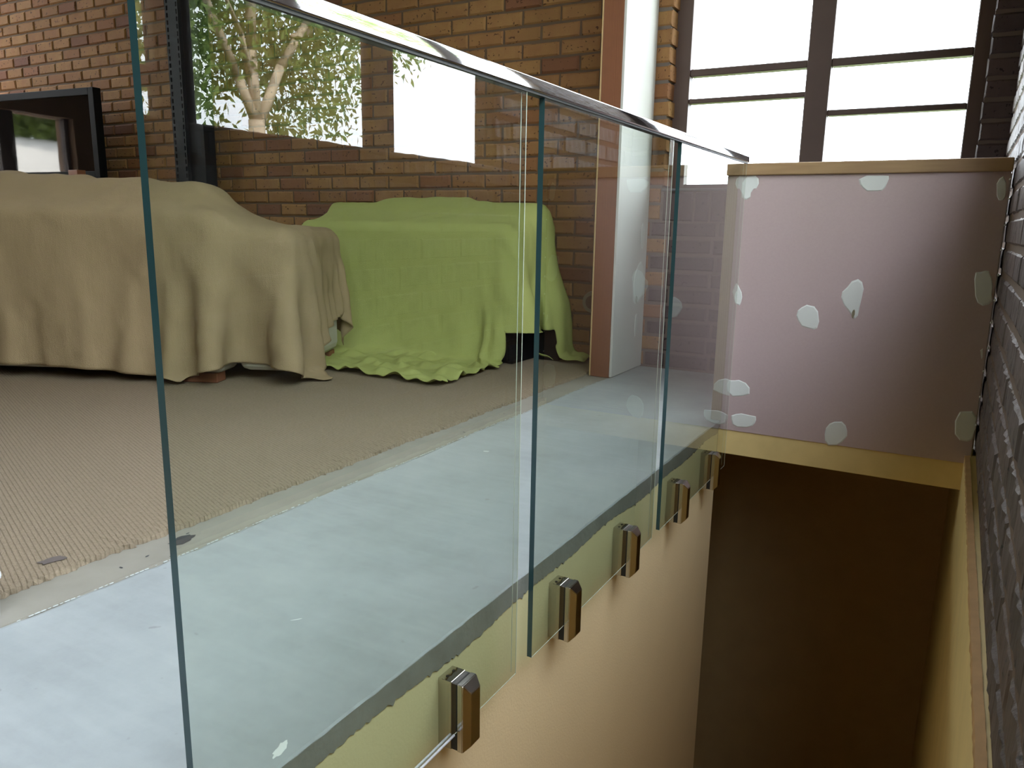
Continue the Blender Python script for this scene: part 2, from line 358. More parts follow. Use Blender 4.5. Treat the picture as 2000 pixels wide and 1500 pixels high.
# slurry lip, stains and chips on the concrete
bm = bmesh.new(); 
for y in np.arange(-0.5, 3.6, 0.012):
    if random.random() < 0.62:
        x = -0.787 + 0.004 * math.sin(y * 7); bmesh.ops.create_icosphere(bm, subdivisions=1, radius=random.uniform(.0015, .0032), matrix=Matrix.Translation((x, y, 0.0)) @ Matrix.Diagonal((0.8, 2.4, .5, 1)))
link('slurry_lip', mesh_from(bm, 'slurry_lip', M['lip']), floor, kind='stuff')
def spot(cx, cy, a, bb, rot, seed, mat, nm, z=0.0):
    rr = random.Random(seed); bm = bmesh.new(); vs = []
    for i in range(18):
        t = i / 18 * 2 * math.pi; r = 1 + rr.uniform(-.22, .22)
        x, y = a * r * math.cos(t), bb * r * math.sin(t)
        vs.append(bm.verts.new((cx + x * math.cos(rot) - y * math.sin(rot), cy + x * math.sin(rot) + y * math.cos(rot), z)))
    bm.faces.new(vs); link(nm, mesh_from(bm, nm, mat), floor)
spot(-0.862, 1.165, 0.036, 0.021, 1.75, 3, M['stain'], 'stain', -0.0022)
for q in ((-0.845, 0.99, 3), (-0.80, 1.09, 4), (-0.85, 1.06, 5), (-0.83, 2.4, 6), (-0.85, 2.74, 7), (-0.885, 1.2, 8)):
    spot(q[0], q[1], .006, .003, q[2], q[2], M['stain'], 'stain', -0.0022)
spot(-0.068, 0.725, 0.022, 0.007, 1.9, 9, M['stop'], 'paint_chip', 0.0008)
spot(-0.62, 2.22, 0.010, 0.006, .4, 12, M['stop'], 'paint_chip', 0.0008)
spot(-0.33, 1.02, 0.012, 0.0018, .9, 13, M['stop'], 'paint_chip', 0.0008)

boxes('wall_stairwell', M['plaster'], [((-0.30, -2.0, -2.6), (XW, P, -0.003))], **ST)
boxes('wall_stairwell_right', M['plaster'], [], **ST) if False else None
wlr = boxes('wall_lower_right', M['fascia'], [((0.843, -2.0, -2.6), (1.1, 5.4, -0.004))], **ST)
bm = bmesh.new(); a_, b_, c_ = [], [], []
for y in np.arange(-1.0, P, 0.02):
    a_.append(bm.verts.new((0.8415 + random.uniform(-.001, .001), y, -0.012 + random.uniform(-.003, .003)))); b_.append(bm.verts.new((0.843 + random.uniform(-.001, .001), y, 0.0))); c_.append(bm.verts.new((0.858 + random.uniform(-.0008, .0008), y, 0.003)))
for i in range(len(a_) - 1): bm.faces.new((a_[i], a_[i + 1], b_[i + 1], b_[i])); bm.faces.new((b_[i], b_[i + 1], c_[i + 1], c_[i]))
bmesh.ops.recalc_face_normals(bm, faces=bm.faces); link('raw_edge', mesh_from(bm, 'raw_edge', M['rawtop']), wlr)
boxes('trim_1', M['fascia'], [((XW, P + 0.004, -0.137), (0.845, P + 0.016, -0.030))], bev=0.002, **ST)
boxes('wall_lower_end', M['render'], [((-4.2, 4.4, -2.6), (1.0, 4.6, -0.13)), ((-4.2, P - 0.1, -2.6), (-4.0, 4.4, -0.13)), ((-4.0, P - 0.1, -2.6), (-0.30, P, -0.13)), ((-4.2, 4.30, -0.20), (1.0, 4.5, -0.13))], **ST)
boxes('wall_lower_rear', M['render'], [((-0.3, -2.2, -2.6), (1.1, -2.0, -0.13))], **ST)
boxes('floor_lower', M['render'], [((-4.2, -2.2, -2.75), (1.1, 5.4, -2.6))], **ST)
boxes('ceiling', M['ceiling'], [((-8.8, -4.3, CEIL), (1.2, 4.6, CEIL + 0.1))], **ST)
boxes('wall_rear', M['inner_brick'], [((-8.8, -4.3, -0.13), (1.2, -4.1, CEIL))], **ST)

# left wall: window band mirrored in the television; unseen clerestory added to light bricks
WL0, WL1, WLZ0, WLZ1 = 1.30, 3.9, 0.85, 1.97
boxes('wall_left', M['inner_brick'], [((-8.8, -4.1, -0.13), (-8.5, 0.8, CEIL)), ((-8.8, 4.0, -0.13), (-8.5, 4.6, CEIL)), ((-8.8, 0.8, -0.13), (-8.5, 4.0, WLZ0)), ((-8.8, 0.8, WLZ1), (-8.5, 4.0, 2.4)), ((-8.8, 0.8, 3.95), (-8.5, 4.0, CEIL)),
    ((-8.8, 3.2, WLZ0), (-8.5, 4.0, WLZ1)), ((-8.8, 0.8, WLZ0), (-8.5, 1.30, WLZ1))], **ST)
w3 = bpy.data.objects.new('window_3', None); COL.objects.link(w3); w3['kind'] = 'structure'
boxes('window_frame', M['frame'], [((-8.68, 2.03, WLZ0), (-8.60, 2.22, WLZ1)), ((-8.68, 1.30, WLZ0), (-8.60, 1.35, WLZ1)), ((-8.68, 3.14, WLZ0), (-8.60, 3.2, WLZ1)), ((-8.68, 1.3, WLZ0), (-8.60, 3.2, WLZ0 + .05))], w3)
boxes('window_pane', M['pane'], [((-8.645, 1.33, WLZ0 + .02), (-8.639, 3.17, WLZ1)), ((-8.645, 0.8, 2.4), (-8.639, 4.0, 3.95))], w3)

# ------------------------------------------------------------------ far wall: tan bricks behind the sheeted furniture
wf = boxes('wall_far', M['mortar'], [((-8.6, D + 0.009, -0.13), (-0.80, D + 0.25, CEIL))], **ST)
tan = brick_meshes('tan_brick', 0.238, ROW - 0.0125, 0.03, M['tan'], 7, 3, 1, 0.0012, seed=3)
spec = []
PITCH = 0.248
for r in range(0, 30):
    z = (r + 0.5) * ROW + 0.001
    off = -1.592 if r % 2 else -1.592 - PITCH / 2
    for k in range(-30, 5):
        x = off + (k + 0.5) * PITCH
        x0, x1 = x - PITCH / 2 + .006, x + PITCH / 2 - .006
        x1 = min(x1, -0.80)
        if x1 - x0 < 0.04 or x0 < -8.0: continue
        dist = math.hypot(x - CX, D)
        if x > -4.6: vis = (z > 0.72 and z < 2.25) or (x > -1.6)
        else: vis = z > 1.0 and z < 2.75
        spec.append((0 if vis else 1, dist, (x0 + x1) / 2, z, (x1 - x0) / 0.238))
spec.sort(); rest = []
for i, (hid, dist, x, z, sx) in enumerate(spec):
    me = random.choice(tan); loc = (x + random.uniform(-.002, .002), D + 0.03 + random.uniform(-.0025, .0025), z)
    if i < 298: put(me, wf, loc, ry=random.uniform(-.006, .006), sx=sx)
    elif not hid or dist < 6: rest.append((me, loc, sx))
M['tan_far'] = M['tan'].copy(); M['tan_far'].name = 'tan_clinker_brick_far'
nn = M['tan_far'].node_tree; isl = nn.nodes.new('ShaderNodeNewGeometry')
for nd in list(nn.nodes):
    if nd.type == 'OBJECT_INFO':
        for l in list(nd.outputs['Random'].links): nn.links.new(isl.outputs['Random Per Island'], l.to_socket)
join_as_stuff('brick', rest, wf, M['tan_far'])

# far wall around the window above the landing: tan quoins left, dark bricks below and right
ww = boxes('wall_window', M['mortar_grey'], [((-0.80, D + 0.006, -0.13), (-0.70, D + 0.25, CEIL)), ((0.765, D + 0.006, -0.13), (1.0, D + 0.25, CEIL)), ((-0.70, D + 0.006, -0.13), (0.765, D + 0.25, 0.976)), ((-0.70, D + 0.006, 3.43), (0.765, D + 0.25, CEIL))], **ST)
quo = brick_meshes('quoin_brick', 0.238, ROW - 0.0125, 0.115, M['tan'], 5, 3, 1, 0.0012, seed=5)
drk = brick_meshes('dark_brick', 0.238, ROW - 0.0125, 0.03, M['dark'], 5, 3, 1, 0.001, seed=6)
drkd = brick_meshes('dark_quoin', 0.238, ROW - 0.0125, 0.115, M['dark'], 4, 3, 1, 0.0015, seed=8)
sol = brick_meshes('soldier_brick', 0.0805, 0.158, 0.045, M['dark'], 4, 1, 2, 0.001, seed=9)
def seg_brick(ms, par, x0, x1, z, y):
    put(random.choice(ms), par, ((x0 + x1) / 2, y + random.uniform(-.002, .002), z), sx=(x1 - x0 - .01) / 0.238)
for r in range(0, 27):
    z = (r + 0.5) * ROW + 0.001
    if z > 0.976: seg_brick(quo, ww, -0.80, -0.685 + (0.004 if r % 2 else -.004), z, D + 0.115)
    elif z < 0.81:
        q = -0.655 if r % 2 else -0.755
        seg_brick(quo, ww, -0.80 if r % 2 else -0.88, q, z, D + 0.115)
        x = q; first = True
        while x < 0.80:
            L = 0.124 if (first and r % 2 == 0) else 0.248
            x1 = min(x + L, 0.885); seg_brick(drk, ww, x, x1, z, D + 0.03); x = x1; first = False
    else: seg_brick(quo, ww, -0.80, -0.70, z, D + 0.115)
    if z > 0.976: seg_brick(drkd, ww, 0.755 + (0.004 if r % 2 else 0), 0.90, z, D + 0.115)
for k in range(17): put(random.choice(sol), ww, (-0.652 + k * 0.0885, D + 0.045 + random.uniform(-.002, .002), 0.892))

# window_1: brown frame with two lights, transoms, panes and sill
w1 = bpy.data.objects.new('window_1', None); COL.objects.link(w1); w1['kind'] = 'structure'
y0, y1 = FY, FY + 0.06
def fb(nm, lo, hi, bev=0.004, mat=None): return boxes(nm, mat or M['frame'], [(lo, hi)], w1, bev)
fb('jamb', (-0.70, y0 - .01, 0.98), (-0.612, y1, 3.43)); fb('jamb', (0.70, y0 - .01, 0.98), (0.78, y1, 3.43))
fb('mullion', (-0.016, y0 - .015, 0.98), (0.097, y1, 3.43)); fb('head', (-0.70, y0 - .01, 3.38), (0.78, y1, 3.44))
fb('transom', (-0.612, y0, 1.573), (-0.016, y1, 1.610)); fb('transom', (-0.612, y0, 1.435), (-0.016, y1, 1.460))
fb('transom', (0.097, y0, 1.570), (0.70, y1, 1.608)); fb('transom', (0.097, y0, 1.338), (0.70, y1, 1.366))
fb('bottom_rail', (-0.612, y0, 0.985), (0.70, y1, 1.014))
fb('sill', (-0.70, D - 0.012, 0.974), (0.77, y0, 0.988), .003, M['sillpaint'])
for xa, xb, zs in ((-0.612, -0.016, (1.014, 1.435, 1.460, 1.573, 1.610, 3.38)), (0.097, 0.70, (1.014, 1.338, 1.366, 1.570, 1.608, 3.38))):
    for i in (0, 2, 4): boxes('window_pane', M['pane'], [((xa, y0 + .028, zs[i]), (xb, y0 + .033, zs[i + 1]))], w1)

# ------------------------------------------------------------------ right brick wall with its long window
RW0, RW1, RZ0, RZ1 = -2.7, 2.66, 1.0, 3.8
def skew(me):
    for v_ in me.vertices: v_.co.x += 0.006 * v_.co.y
bm = bmesh.new()
for lo, hi in (((0.858, -4.1, -0.13), (0.945, 4.45, RZ0 - .008)), ((0.858, RW1 + .008, RZ0 - .01), (0.945, 4.45, RZ1)), ((0.858, -4.1, RZ0 - .01), (0.945, RW0, RZ1)), ((0.858, -4.1, RZ1), (0.945, 4.45, CEIL))):
    bbox(bm, lo, hi)
me = mesh_from(bm, 'wall_right', M['mortar']); skew(me); wr = link('wall_right', me, None, **ST)
sco = brick_meshes('scored_brick', 0.238, ROW - 0.0125, 0.03, M['scored'], 8, 8, 2, 0.0016, 0.003, seed=11)
scq = brick_meshes('scored_quoin', 0.238, ROW - 0.0125, 0.08, M['scored'], 4, 8, 2, 0.0016, 0.003, seed=12)
for r in range(0, 20):
    z = (r + 0.5) * ROW + 0.014
    y = 4.16 if r % 2 else 4.16 - PITCH / 2 + PITCH
    while y > 0.45:
        ya, yb = y - PITCH, min(y, 4.165); y -= PITCH
        if z > RZ0 - .03:
            if yb <= RW1 + 0.03: continue
            q = ya < RW1 + 0.03
            ya = max(ya, RW1)
        else: q = False
        if yb - ya < 0.05: continue
        ms = scq if q else sco; dp = 0.08 if q else 0.03; ym = (ya + yb) / 2
        put(random.choice(ms), wr, (rx(ym) + dp + random.uniform(-.002, .0015), ym, z), rz=-H2 + 0.006 * -1, ry=random.uniform(-.008, .008), sx=(yb - ya - .010) / 0.238)
w2 = bpy.data.objects.new('window_2', None); COL.objects.link(w2); w2['kind'] = 'structure'
def rb(nm, ya, yb, za, zb, xa=0.90, xb=0.94, mat=None): return boxes(nm, mat or M['frame'], [((xa, ya, za), (xb, yb, zb))], w2, .003)
for ya, yb in ((1.217, 1.32), (1.97, 2.086), (2.67, 2.74), (-0.2, -0.1), (-1.2, -1.1), (-2.75, -2.68)): rb('mullion', ya, yb, 0.99, RZ1)
rb('bottom_rail', -2.7, 2.70, 0.985, 1.006); rb('head', -2.7, 2.7, 3.75, 3.81); rb('transom', -0.10, 1.217, 1.075, 1.117)
rb('sill', -2.7, RW1, 0.985, 1.0, 0.862, 0.90, M['frame'])
for ya, yb, za in ((1.32, 1.97, 1.006), (2.086, 2.67, 1.006), (-0.1, 1.217, 1.117), (-0.1, 1.217, 1.006), (-1.1, -0.2, 1.006), (-2.68, -1.2, 1.006)):
    rb('window_pane', ya, yb, za, 1.075 if (za < 1.1 and ya == -0.1) else 3.75, 0.915, 0.920, M['pane'])

# ------------------------------------------------------------------ stub wall: red stud, white board
ws = bpy.data.objects.new('wall_stub', None); COL.objects.link(ws); ws['kind'] = 'structure'
boxes('timber_stud', M['stud'], [((-0.889, 3.72, -0.002), (-0.782, 3.765, CEIL))], ws, .003)
boxes('timber_edge', M['pine'], [((-0.897, 3.722, 0.0), (-0.8895, 3.80, CEIL))], ws, .001)
boxes('plasterboard', M['board'], [((-0.781, 3.719, 0.003), (-0.768, D - 0.004, CEIL))], ws, .001)
boxes('back_board', M['board'], [((-0.889, 3.77, 0.003), (-0.878, D - 0.004, CEIL))], ws, .001)
def side_patch(pts, seed):
    bm = blob_poly(pts, .002, .004, seed); bm.transform(Matrix.Rotation(H2, 4, 'Z'))
    ob = link('filler_patch', mesh_from(bm, 'filler_patch', M['stop']), ws); ob.location = (-0.768, 0, 0)
side_patch([(3.98, 0.50), (4.03, 0.58), (4.10, 0.60), (4.15, 0.52), (4.14, 0.42), (4.08, 0.36), (4.0, 0.40)], 1)
side_patch([(4.06, 0.80), (4.12, 0.80), (4.11, 0.66), (4.07, 0.67)], 2)
side_patch([(4.03, 0.30), (4.07, 0.31), (4.06, 0.19), (4.03, 0.18)], 3)
so = empty('wall_socket', (-1.08, D, 0.345), 'round beige wall socket low on the brick wall beside the red stud', 'socket')
bm = bmesh.new(); cyl(bm, (0, 0.004, 0), (0, -0.018, 0), .066, .062, 28); so_p = link('socket_plate', mesh_from(bm, 'socket_plate', M['socket']), so)
bm = bmesh.new(); cyl(bm, (0, -0.017, 0), (0, -0.023, 0), .042, .040, 24); link('socket_face', mesh_from(bm, 'socket_face', M['cabinet']), so)

# ------------------------------------------------------------------ low partition with pink board
wp = bpy.data.objects.new('wall_partition', None); COL.objects.link(wp); wp['kind'] = 'structure'
boxes('plasterboard', M['pink'], [((-0.034, P, -0.034), (0.862, P + 0.012, 0.981))], wp, .0008)
boxes('timber_stud', M['studpale'], [((-0.077, P + .002, 0.001), (-0.0345, P + 0.10, 0.981))], wp, .002)
boxes('back_board', M['board'], [((-0.077, P + .10, 0.001), (0.868, P + 0.112, 0.981))], wp, .001)
boxes('timber_cap', M['cappine'], [((-0.079, P - 0.012, 0.981), (0.866, P + 0.125, 1.026))], wp, .004, 2)
def bp_panel(u, v):
    d = f_ * 1504.094 + r_ * (u - 1000) + u_ * (750 - v); t = P / d.y
    return (CX + d.x * t, CH + d.z * t)
patches = [[(1449, 346), (1483, 344), (1480, 365), (1470, 372), (1462, 390), (1449, 388)], [(1680, 344), (1738, 342), (1734, 352), (1730, 370), (1700, 373), (1677, 366)],
 [(1944, 348), (1968, 345), (1964, 380), (1955, 394), (1947, 392)], [(1553, 612), (1568, 594), (1598, 598), (1602, 638), (1585, 645), (1560, 632)],
 [(1670, 543), (1690, 556), (1683, 592), (1672, 626), (1664, 618), (1642, 588), (1648, 565)], [(1902, 535), (1918, 528), (1938, 532), (1940, 570), (1936, 594), (1912, 597), (1904, 575)],
 [(1433, 556), (1441, 552), (1450, 575), (1446, 597), (1434, 594), (1431, 575)], [(1418, 744), (1438, 741), (1464, 750), (1462, 776), (1420, 772)],
 [(1426, 812), (1440, 806), (1476, 812), (1479, 822), (1468, 837), (1432, 835)], [(1610, 840), (1622, 822), (1652, 826), (1657, 845), (1640, 869), (1612, 870)],
 [(1868, 812), (1880, 802), (1906, 804), (1903, 850), (1896, 866), (1864, 858)], [(1915, 684), (1922, 680), (1920, 704), (1916, 700)]]
for i, pl in enumerate(patches):
    ob = link('filler_patch', mesh_from(blob_poly([bp_panel(*q) for q in pl], .0022, .0035, 20 + i), 'filler_patch', M['stop']), wp); ob.location = (0, P, 0)
bm = blob_poly([bp_panel(*q) for q in [(1664, 606), (1671, 604), (1669, 618), (1665, 624)]], .0005, .001, 77)
ob = link('filler_mark', mesh_from(bm, 'filler_mark', M['socket']), wp); ob.location = (0, P - .0022, 0)
boxes('stopping_bead', M['nickel'], [((0.862, P - .001, -0.03), (0.8655, P + .012, 0.975))], wp)
for i, (u, v) in enumerate(((1964, 350), (1971, 388), (1963, 440), (1956, 488), (1950, 537), (1943, 586), (1936, 630), (1930, 680), (1921, 725), (1914, 775), (1906, 830))):
    x, z = bp_panel(u, v); bm = bmesh.new(); bmesh.ops.create_icosphere(bm, subdivisions=1, radius=.0045, matrix=Matrix.Translation((max(x, .861), P - .001, z)) @ Matrix.Diagonal((.8, .8, random.uniform(.7, 1.4), 1)))
    link('adhesive_blob', mesh_from(bm, 'adhesive_blob', M['stop']), wp)

# ------------------------------------------------------------------ glass balustrade
GT, ZB, ZT = 0.012, -0.180, 1.030
def pane(name, ya, yb, label):
    bm = bmesh.new(); bbox(bm, (-GT, ya, ZB), (0, yb, ZT)); bm.normal_update()
    for f in bm.faces: f.material_index = 1 if f.normal.y < -.9 else 0
    g = link(name, mesh_from(bm, name, [M['glass'], M['edge']]), None, label=label, category='glass panel', group='glass balustrade panels')
    boxes('polished_arris', M['arris'], [((-.0009, yb - .0008, ZB), (.0002, yb + .0003, ZT - .006)), ((-GT - .0002, yb - .0008, ZB), (-GT + .0009, yb + .0003, ZT - .006)), ((-.0009, ya, ZB - .0003), (.0002, yb, ZB + .0008))], g)
    return g
g1 = pane('balustrade_glass', 0.526, 1.333, 'nearest glass balustrade panel, its teal left edge crossing in front of the cream sheet')
g2 = pane('balustrade_glass', 1.406, 2.209, 'middle glass balustrade panel in front of the black cabinet and red stud')
g3 = pane('balustrade_glass', 2.282, 3.093, 'farthest glass balustrade panel ending against the pink board')
bm = bmesh.new(); cyl(bm, (-0.0005, 0.53, ZB - .001), (-0.0005, 1.092, ZB - .001), .0026, seg=10); cyl(bm, (-0.009, 0.53, ZB - .002), (-0.009, 1.092, ZB - .002), .0026, seg=10)  # pale rods stand in for light caught by the lower glass edge
link('edge_highlight', mesh_from(bm, 'edge_highlight', M['white'], True), g1, label='white strip imitating the highlight on the lower glass edge')
hr = empty('handrail', (0, 0.5, ZT), 'slim polished chrome capping rail along the top of the glass panels', 'handrail')
def hx(nm, lst, mat, bev=0, seg=1):
    bm = bmesh.new()
    for lo, hi in lst: bbox(bm, (lo[0], lo[1] - .5, lo[2] - ZT), (hi[0], hi[1] - .5, hi[2] - ZT), bev, seg)
    me = mesh_from(bm, nm, mat, seg > 1)
    if seg > 1: me.set_sharp_from_angle(angle=math.radians(60))
    link(nm, me, hr)
hx('rail_tube', [((-0.022, 0.50, 1.0265), (0.008, 3.098, 1.0505))], M['chrome'], .0028, 3)
hx('rail_gasket', [((-0.0165, 0.50, 1.0225), (0.0035, 3.095, 1.0275))], M['gasket'])
clamp_y = (1.125, 1.597, 2.010, 2.497, 2.905)
clamp_lab = ('nearest chrome glass clamp, largest of the five along the landing edge', 'second nearest chrome glass clamp, under the first glass joint', 'chrome glass clamp third along the landing edge, under the middle panel',
             'fourth chrome glass clamp, just past the second glass joint', 'farthest chrome glass clamp, next to the dark stairwell end')
def plate_bm():
    bm = bmesh.new(); hy, hz = .025, .0725
    prof = [(0.0, 0, 0), (0.012, 0, 0), (0.027, .009, .016)]
    rings = []
    for x, iy, iz in prof:
        rings.append([bm.verts.new((x, sy * (hy - iy), sz * (hz - iz))) for sy, sz in ((-1, -1), (1, -1), (1, 1), (-1, 1))])
    for a, c in zip(rings, rings[1:]):
        for i in range(4): bm.faces.new((a[i], a[(i + 1) % 4], c[(i + 1) % 4], c[i]))
    bm.faces.new(rings[0][::-1]); bm.faces.new(rings[-1]); bmesh.ops.recalc_face_normals(bm, faces=bm.faces)
    bmesh.ops.bevel(bm, geom=list(bm.edges), offset=.0012, segments=2, affect='EDGES'); return bm
plate_me = mesh_from(plate_bm(), 'cover_plate', M['nickel'])
bm = bmesh.new(); bbox(bm, (-0.0312, -.025, -.0725), (0, .025, .0725), .0014, 2); back_me = mesh_from(bm, 'back_block', M['nickel'])
bm = bmesh.new(); bbox(bm, (-0.0138, -.0240, -.0705), (0.0, .0240, .0705)); gk_me = mesh_from(bm, 'gasket', M['gasket'])
bm = bmesh.new(); cyl(bm, (0, 0, 0), (0, 0, .0008), .0035, seg=12); cyl(bm, (0, 0, .0006), (0, 0, .0012), .0018, seg=6); scr_me = mesh_from(bm, 'screw', M['gasket'])
for y, lab in zip(clamp_y, clamp_lab):
    e = empty('glass_clamp', (0, y, -0.1495), lab, 'glass clamp', 'glass clamps on the landing edge')
    a = link('back_block', back_me, e); a.location = (-0.0121, 0, 0)
    a = link('gasket', gk_me, e); a.location = (0.0014, 0, 0)
    a = link('cover_plate', plate_me, e); a.location = (0.0008, 0, 0)
    for dy in (-.011, .010):
        a = link('screw', scr_me, e); a.location = (-0.030, dy, .0725)

# ------------------------------------------------------------------ carpet
bm = bmesh.new(); ys = np.arange(-4.0, 4.12, 0.012); a_, b_, c_ = [], [], []
for y in ys:
    x = -0.918 + random.uniform(-.007, .004) + .004 * math.sin(y * 11)
    a_.append(bm.verts.new((-1.05, y, .011))); b_.append(bm.verts.new((x - random.uniform(.001, .009), y, .010 + random.uniform(-.004, .001)))); c_.append(bm.verts.new((x + random.uniform(-.003, .002), y + random.uniform(-.003, .003), -.0025)))
far_ = [bm.verts.new((-8.48, y, .011)) for y in (ys[0], ys[-1])]
for i in range(len(ys) - 1):
    bm.faces.new((a_[i], b_[i], b_[i + 1], a_[i + 1])); bm.faces.new((b_[i], c_[i], c_[i + 1], b_[i + 1]))
bm.faces.new([far_[0]] + a_ + [far_[1]]) ; bmesh.ops.recalc_face_normals(bm, faces=bm.faces)
carpet = link('carpet', mesh_from(bm, 'carpet', M['carpet']), None, label='beige ribbed loop carpet with a rough cut edge along the concrete', category='carpet')
bm = bmesh.new(); vs = []
for i in range(14):
    t = i / 14 * 2 * math.pi; rr = 1 + random.uniform(-.3, .3); x, y = .026 * rr * math.cos(t), .015 * rr * math.sin(t)
    vs.append(bm.verts.new((-0.985 + x * .3 - y * .95, 0.915 + x * .95 + y * .3, .0118)))
bm.faces.new(vs); link('carpet_stain', mesh_from(bm, 'carpet_stain', simple('dark_carpet_stain', (0.12, 0.095, 0.09), 0.95)), carpet, label='dark stain near the cut edge')

# ------------------------------------------------------------------ cloth solver (position based, rounded-box colliders)
def drape(nu, nv, rest, start, cols, steps=170, iters=14, floor_z=0.016, bend=0.08, seed=1, fric=0.45, pin=(45, .6)):
    X = start.copy(); V = np.zeros_like(X); rr = np.random.default_rng(seed); X += rr.normal(0, .002, X.shape)
    cons = []
    def add(di, dj, stiff):
        ii, jj = np.meshgrid(np.arange(0, nu - di), np.arange(max(0, -dj), nv - max(0, dj)), indexing='ij')
        a = (ii * nv + jj).ravel(); c = ((ii + di) * nv + jj + dj).ravel()
        key = (ii // max(di, 1) % 2 if di else jj // max(abs(dj), 1) % 2).ravel()
        for k in (0, 1):
            s = key == k
            cons.append((a[s], c[s], np.linalg.norm(rest[a[s]] - rest[c[s]], axis=1), stiff))
    add(1, 0, 1.0); add(0, 1, 1.0); add(1, 1, .6); add(1, -1, .6); add(2, 0, bend); add(0, 2, bend)
    dt = 1 / 60.
    for s in range(steps):
        V[:, 2] -= 9.8 * dt; V *= 0.97
        Pn = X + V * dt
        for it in range(iters):
            for a, c, L, k in cons:
                d = Pn[c] - Pn[a]; ln = np.sqrt((d * d).sum(1)) + 1e-9
                corr = d * ((ln - L) / ln * .5 * k)[:, None]
                Pn[a] += corr; Pn[c] -= corr
            hit = np.zeros(len(Pn), bool)
            for cen, half, rad in cols:
                q = Pn - cen; inner = half - rad
                cl = np.clip(q, -inner, inner); dlt = q - cl; dist = np.sqrt((dlt * dlt).sum(1))
                ins = (dist < rad) & (dist > 1e-7)
                Pn[ins] = cen + cl[ins] + dlt[ins] / dist[ins][:, None] * rad; hit |= ins
                deep = dist <= 1e-7
                if deep.any():
                    qd = q[deep]; pen = inner - np.abs(qd); ax = pen.argmin(1); n_ = np.zeros_like(qd); n_[np.arange(len(qd)), ax] = np.sign(qd[np.arange(len(qd)), ax]) + (qd[np.arange(len(qd)), ax] == 0)
                    tgt = qd.copy(); tgt[np.arange(len(qd)), ax] = n_[np.arange(len(qd)), ax] * half[ax]; Pn[deep] = cen + tgt; hit |= deep
            fl = Pn[:, 2] < floor_z; Pn[fl, 2] = floor_z; hit |= fl
        mv = Pn - X
        if s > 20: mv[hit, :2] *= fric
        if s > pin[0]: mv[hit & (X[:, 2] > pin[1])] = 0
        Pn = X + mv
        V = (Pn - X) / dt; V[hit] *= 0.25
        X = Pn
    return X
def crumple(X, nu, nv, amp, ruff, seed):
    from mathutils import noise as mn
    G = X.reshape(nu, nv, 3); n_ = np.cross(np.gradient(G, axis=0), np.gradient(G, axis=1)); n_ /= np.linalg.norm(n_, axis=2)[:, :, None] + 1e-9
    out = G.copy()
    for i in range(nu):
        for j in range(nv):
            u, v, z = G[i, j]; q = Vector((u * 5.5 + seed, v * 5.5, z * 1.3)); q2 = Vector((u * 17 + z * 6, v * 17, z * 9 + seed)); q3 = Vector((u * 9 - z * 7, v * 9, z * 4 + seed))
            hang = min(1, max(0, (.80 - z) / .25)); d = amp * hang * (mn.noise(q) + .9 * (.3 - abs(mn.noise(Vector((u * 3.1 - seed, v * 3.1, z * .5)))))) + amp * .6 * (abs(mn.noise(q3)) - .2) + amp * .22 * mn.noise(q2)
            if z > .04: out[i, j] += n_[i, j] * d * (1 if n_[i, j][2] >= -.3 else -1)
            else: out[i, j][2] += ruff * (abs(mn.noise(Vector((u * 13, v * 11, seed)))) + .35 * abs(mn.noise(Vector((u * 31, v * 27, seed)))))
    return out.reshape(-1, 3)
def cloth_obj(name, X, nu, nv, mat, thick, frame, lift=None):
    org, du, dv = frame
    co = [(org[0] + u * du[0] + v * dv[0], org[1] + u * du[1] + v * dv[1], z) for u, v, z in X]
    fc = [(i * nv + j, (i + 1) * nv + j, (i + 1) * nv + j + 1, i * nv + j + 1) for i in range(nu - 1) for j in range(nv - 1)]
    if lift:                                   # where the sheet stops short of the floor
        fc = [f for f in fc if not lift(*np.mean([X[k] for k in f], axis=0))]
    me = bpy.data.meshes.new(name); me.from_pydata(co, [], fc); me.materials.append(mat)
    for p in me.polygons: p.use_smooth = True
    ob = link(name, me)
    s = ob.modifiers.new('subdivision', 'SUBSURF'); s.levels = 1; s.render_levels = 1
    t = ob.modifiers.new('thickness', 'SOLIDIFY'); t.thickness = thick; t.offset = 1
    return ob
def frame_of(p0, d):
    d = np.array(d) / np.hypot(*d); return (np.array(p0), d, np.array([-d[1], d[0]]))
def W(fr, u, v): return (fr[0][0] + u * fr[1][0] + v * fr[2][0], fr[0][1] + u * fr[1][1] + v * fr[2][1])
def rbox(u0, u1, v0, v1, z0, z1, rad): return (np.array([(u0 + u1) / 2, (v0 + v1) / 2, (z0 + z1) / 2]), np.array([(u1 - u0) / 2, (v1 - v0) / 2, (z1 - z0) / 2]), rad)

# sofa under the cream sheet (seen from behind)
FS = frame_of((-3.2, 1.95), (1.16, .54))
sofa_c = [rbox(-1.0, 1.10, .05, .28, .05, .825, .04), rbox(-1.0, 1.0, .22, .48, .4, .955, .09), rbox(-1.0, .0, .26, .55, .4, 1.0, .11), rbox(-.4, .35, .26, .53, .4, .987, .10), rbox(.2, .7, .25, .50, .4, .972, .09), rbox(1.08, 1.42, .12, .92, .05, .745, .07), rbox(-1.0, 1.2, .3, .95, .05, .47, .06)]
sa = math.atan2(FS[1][1], FS[1][0])
sofa = empty('sofa', (*W(FS, 0, .4), 0), 'sofa hidden under the cream dust sheet, only its underside and brown foot showing', 'sofa')
sofa.rotation_euler = (0, 0, sa)
def lb(name, mat, u0, u1, v0, v1, z0, z1, bev, par=sofa, o=(0, .4)):
    bm = bmesh.new(); bbox(bm, (u0 - o[0], v0 - o[1], z0), (u1 - o[0], v1 - o[1], z1), bev, 3)
    return link(name, mesh_from(bm, name, mat, False), par)
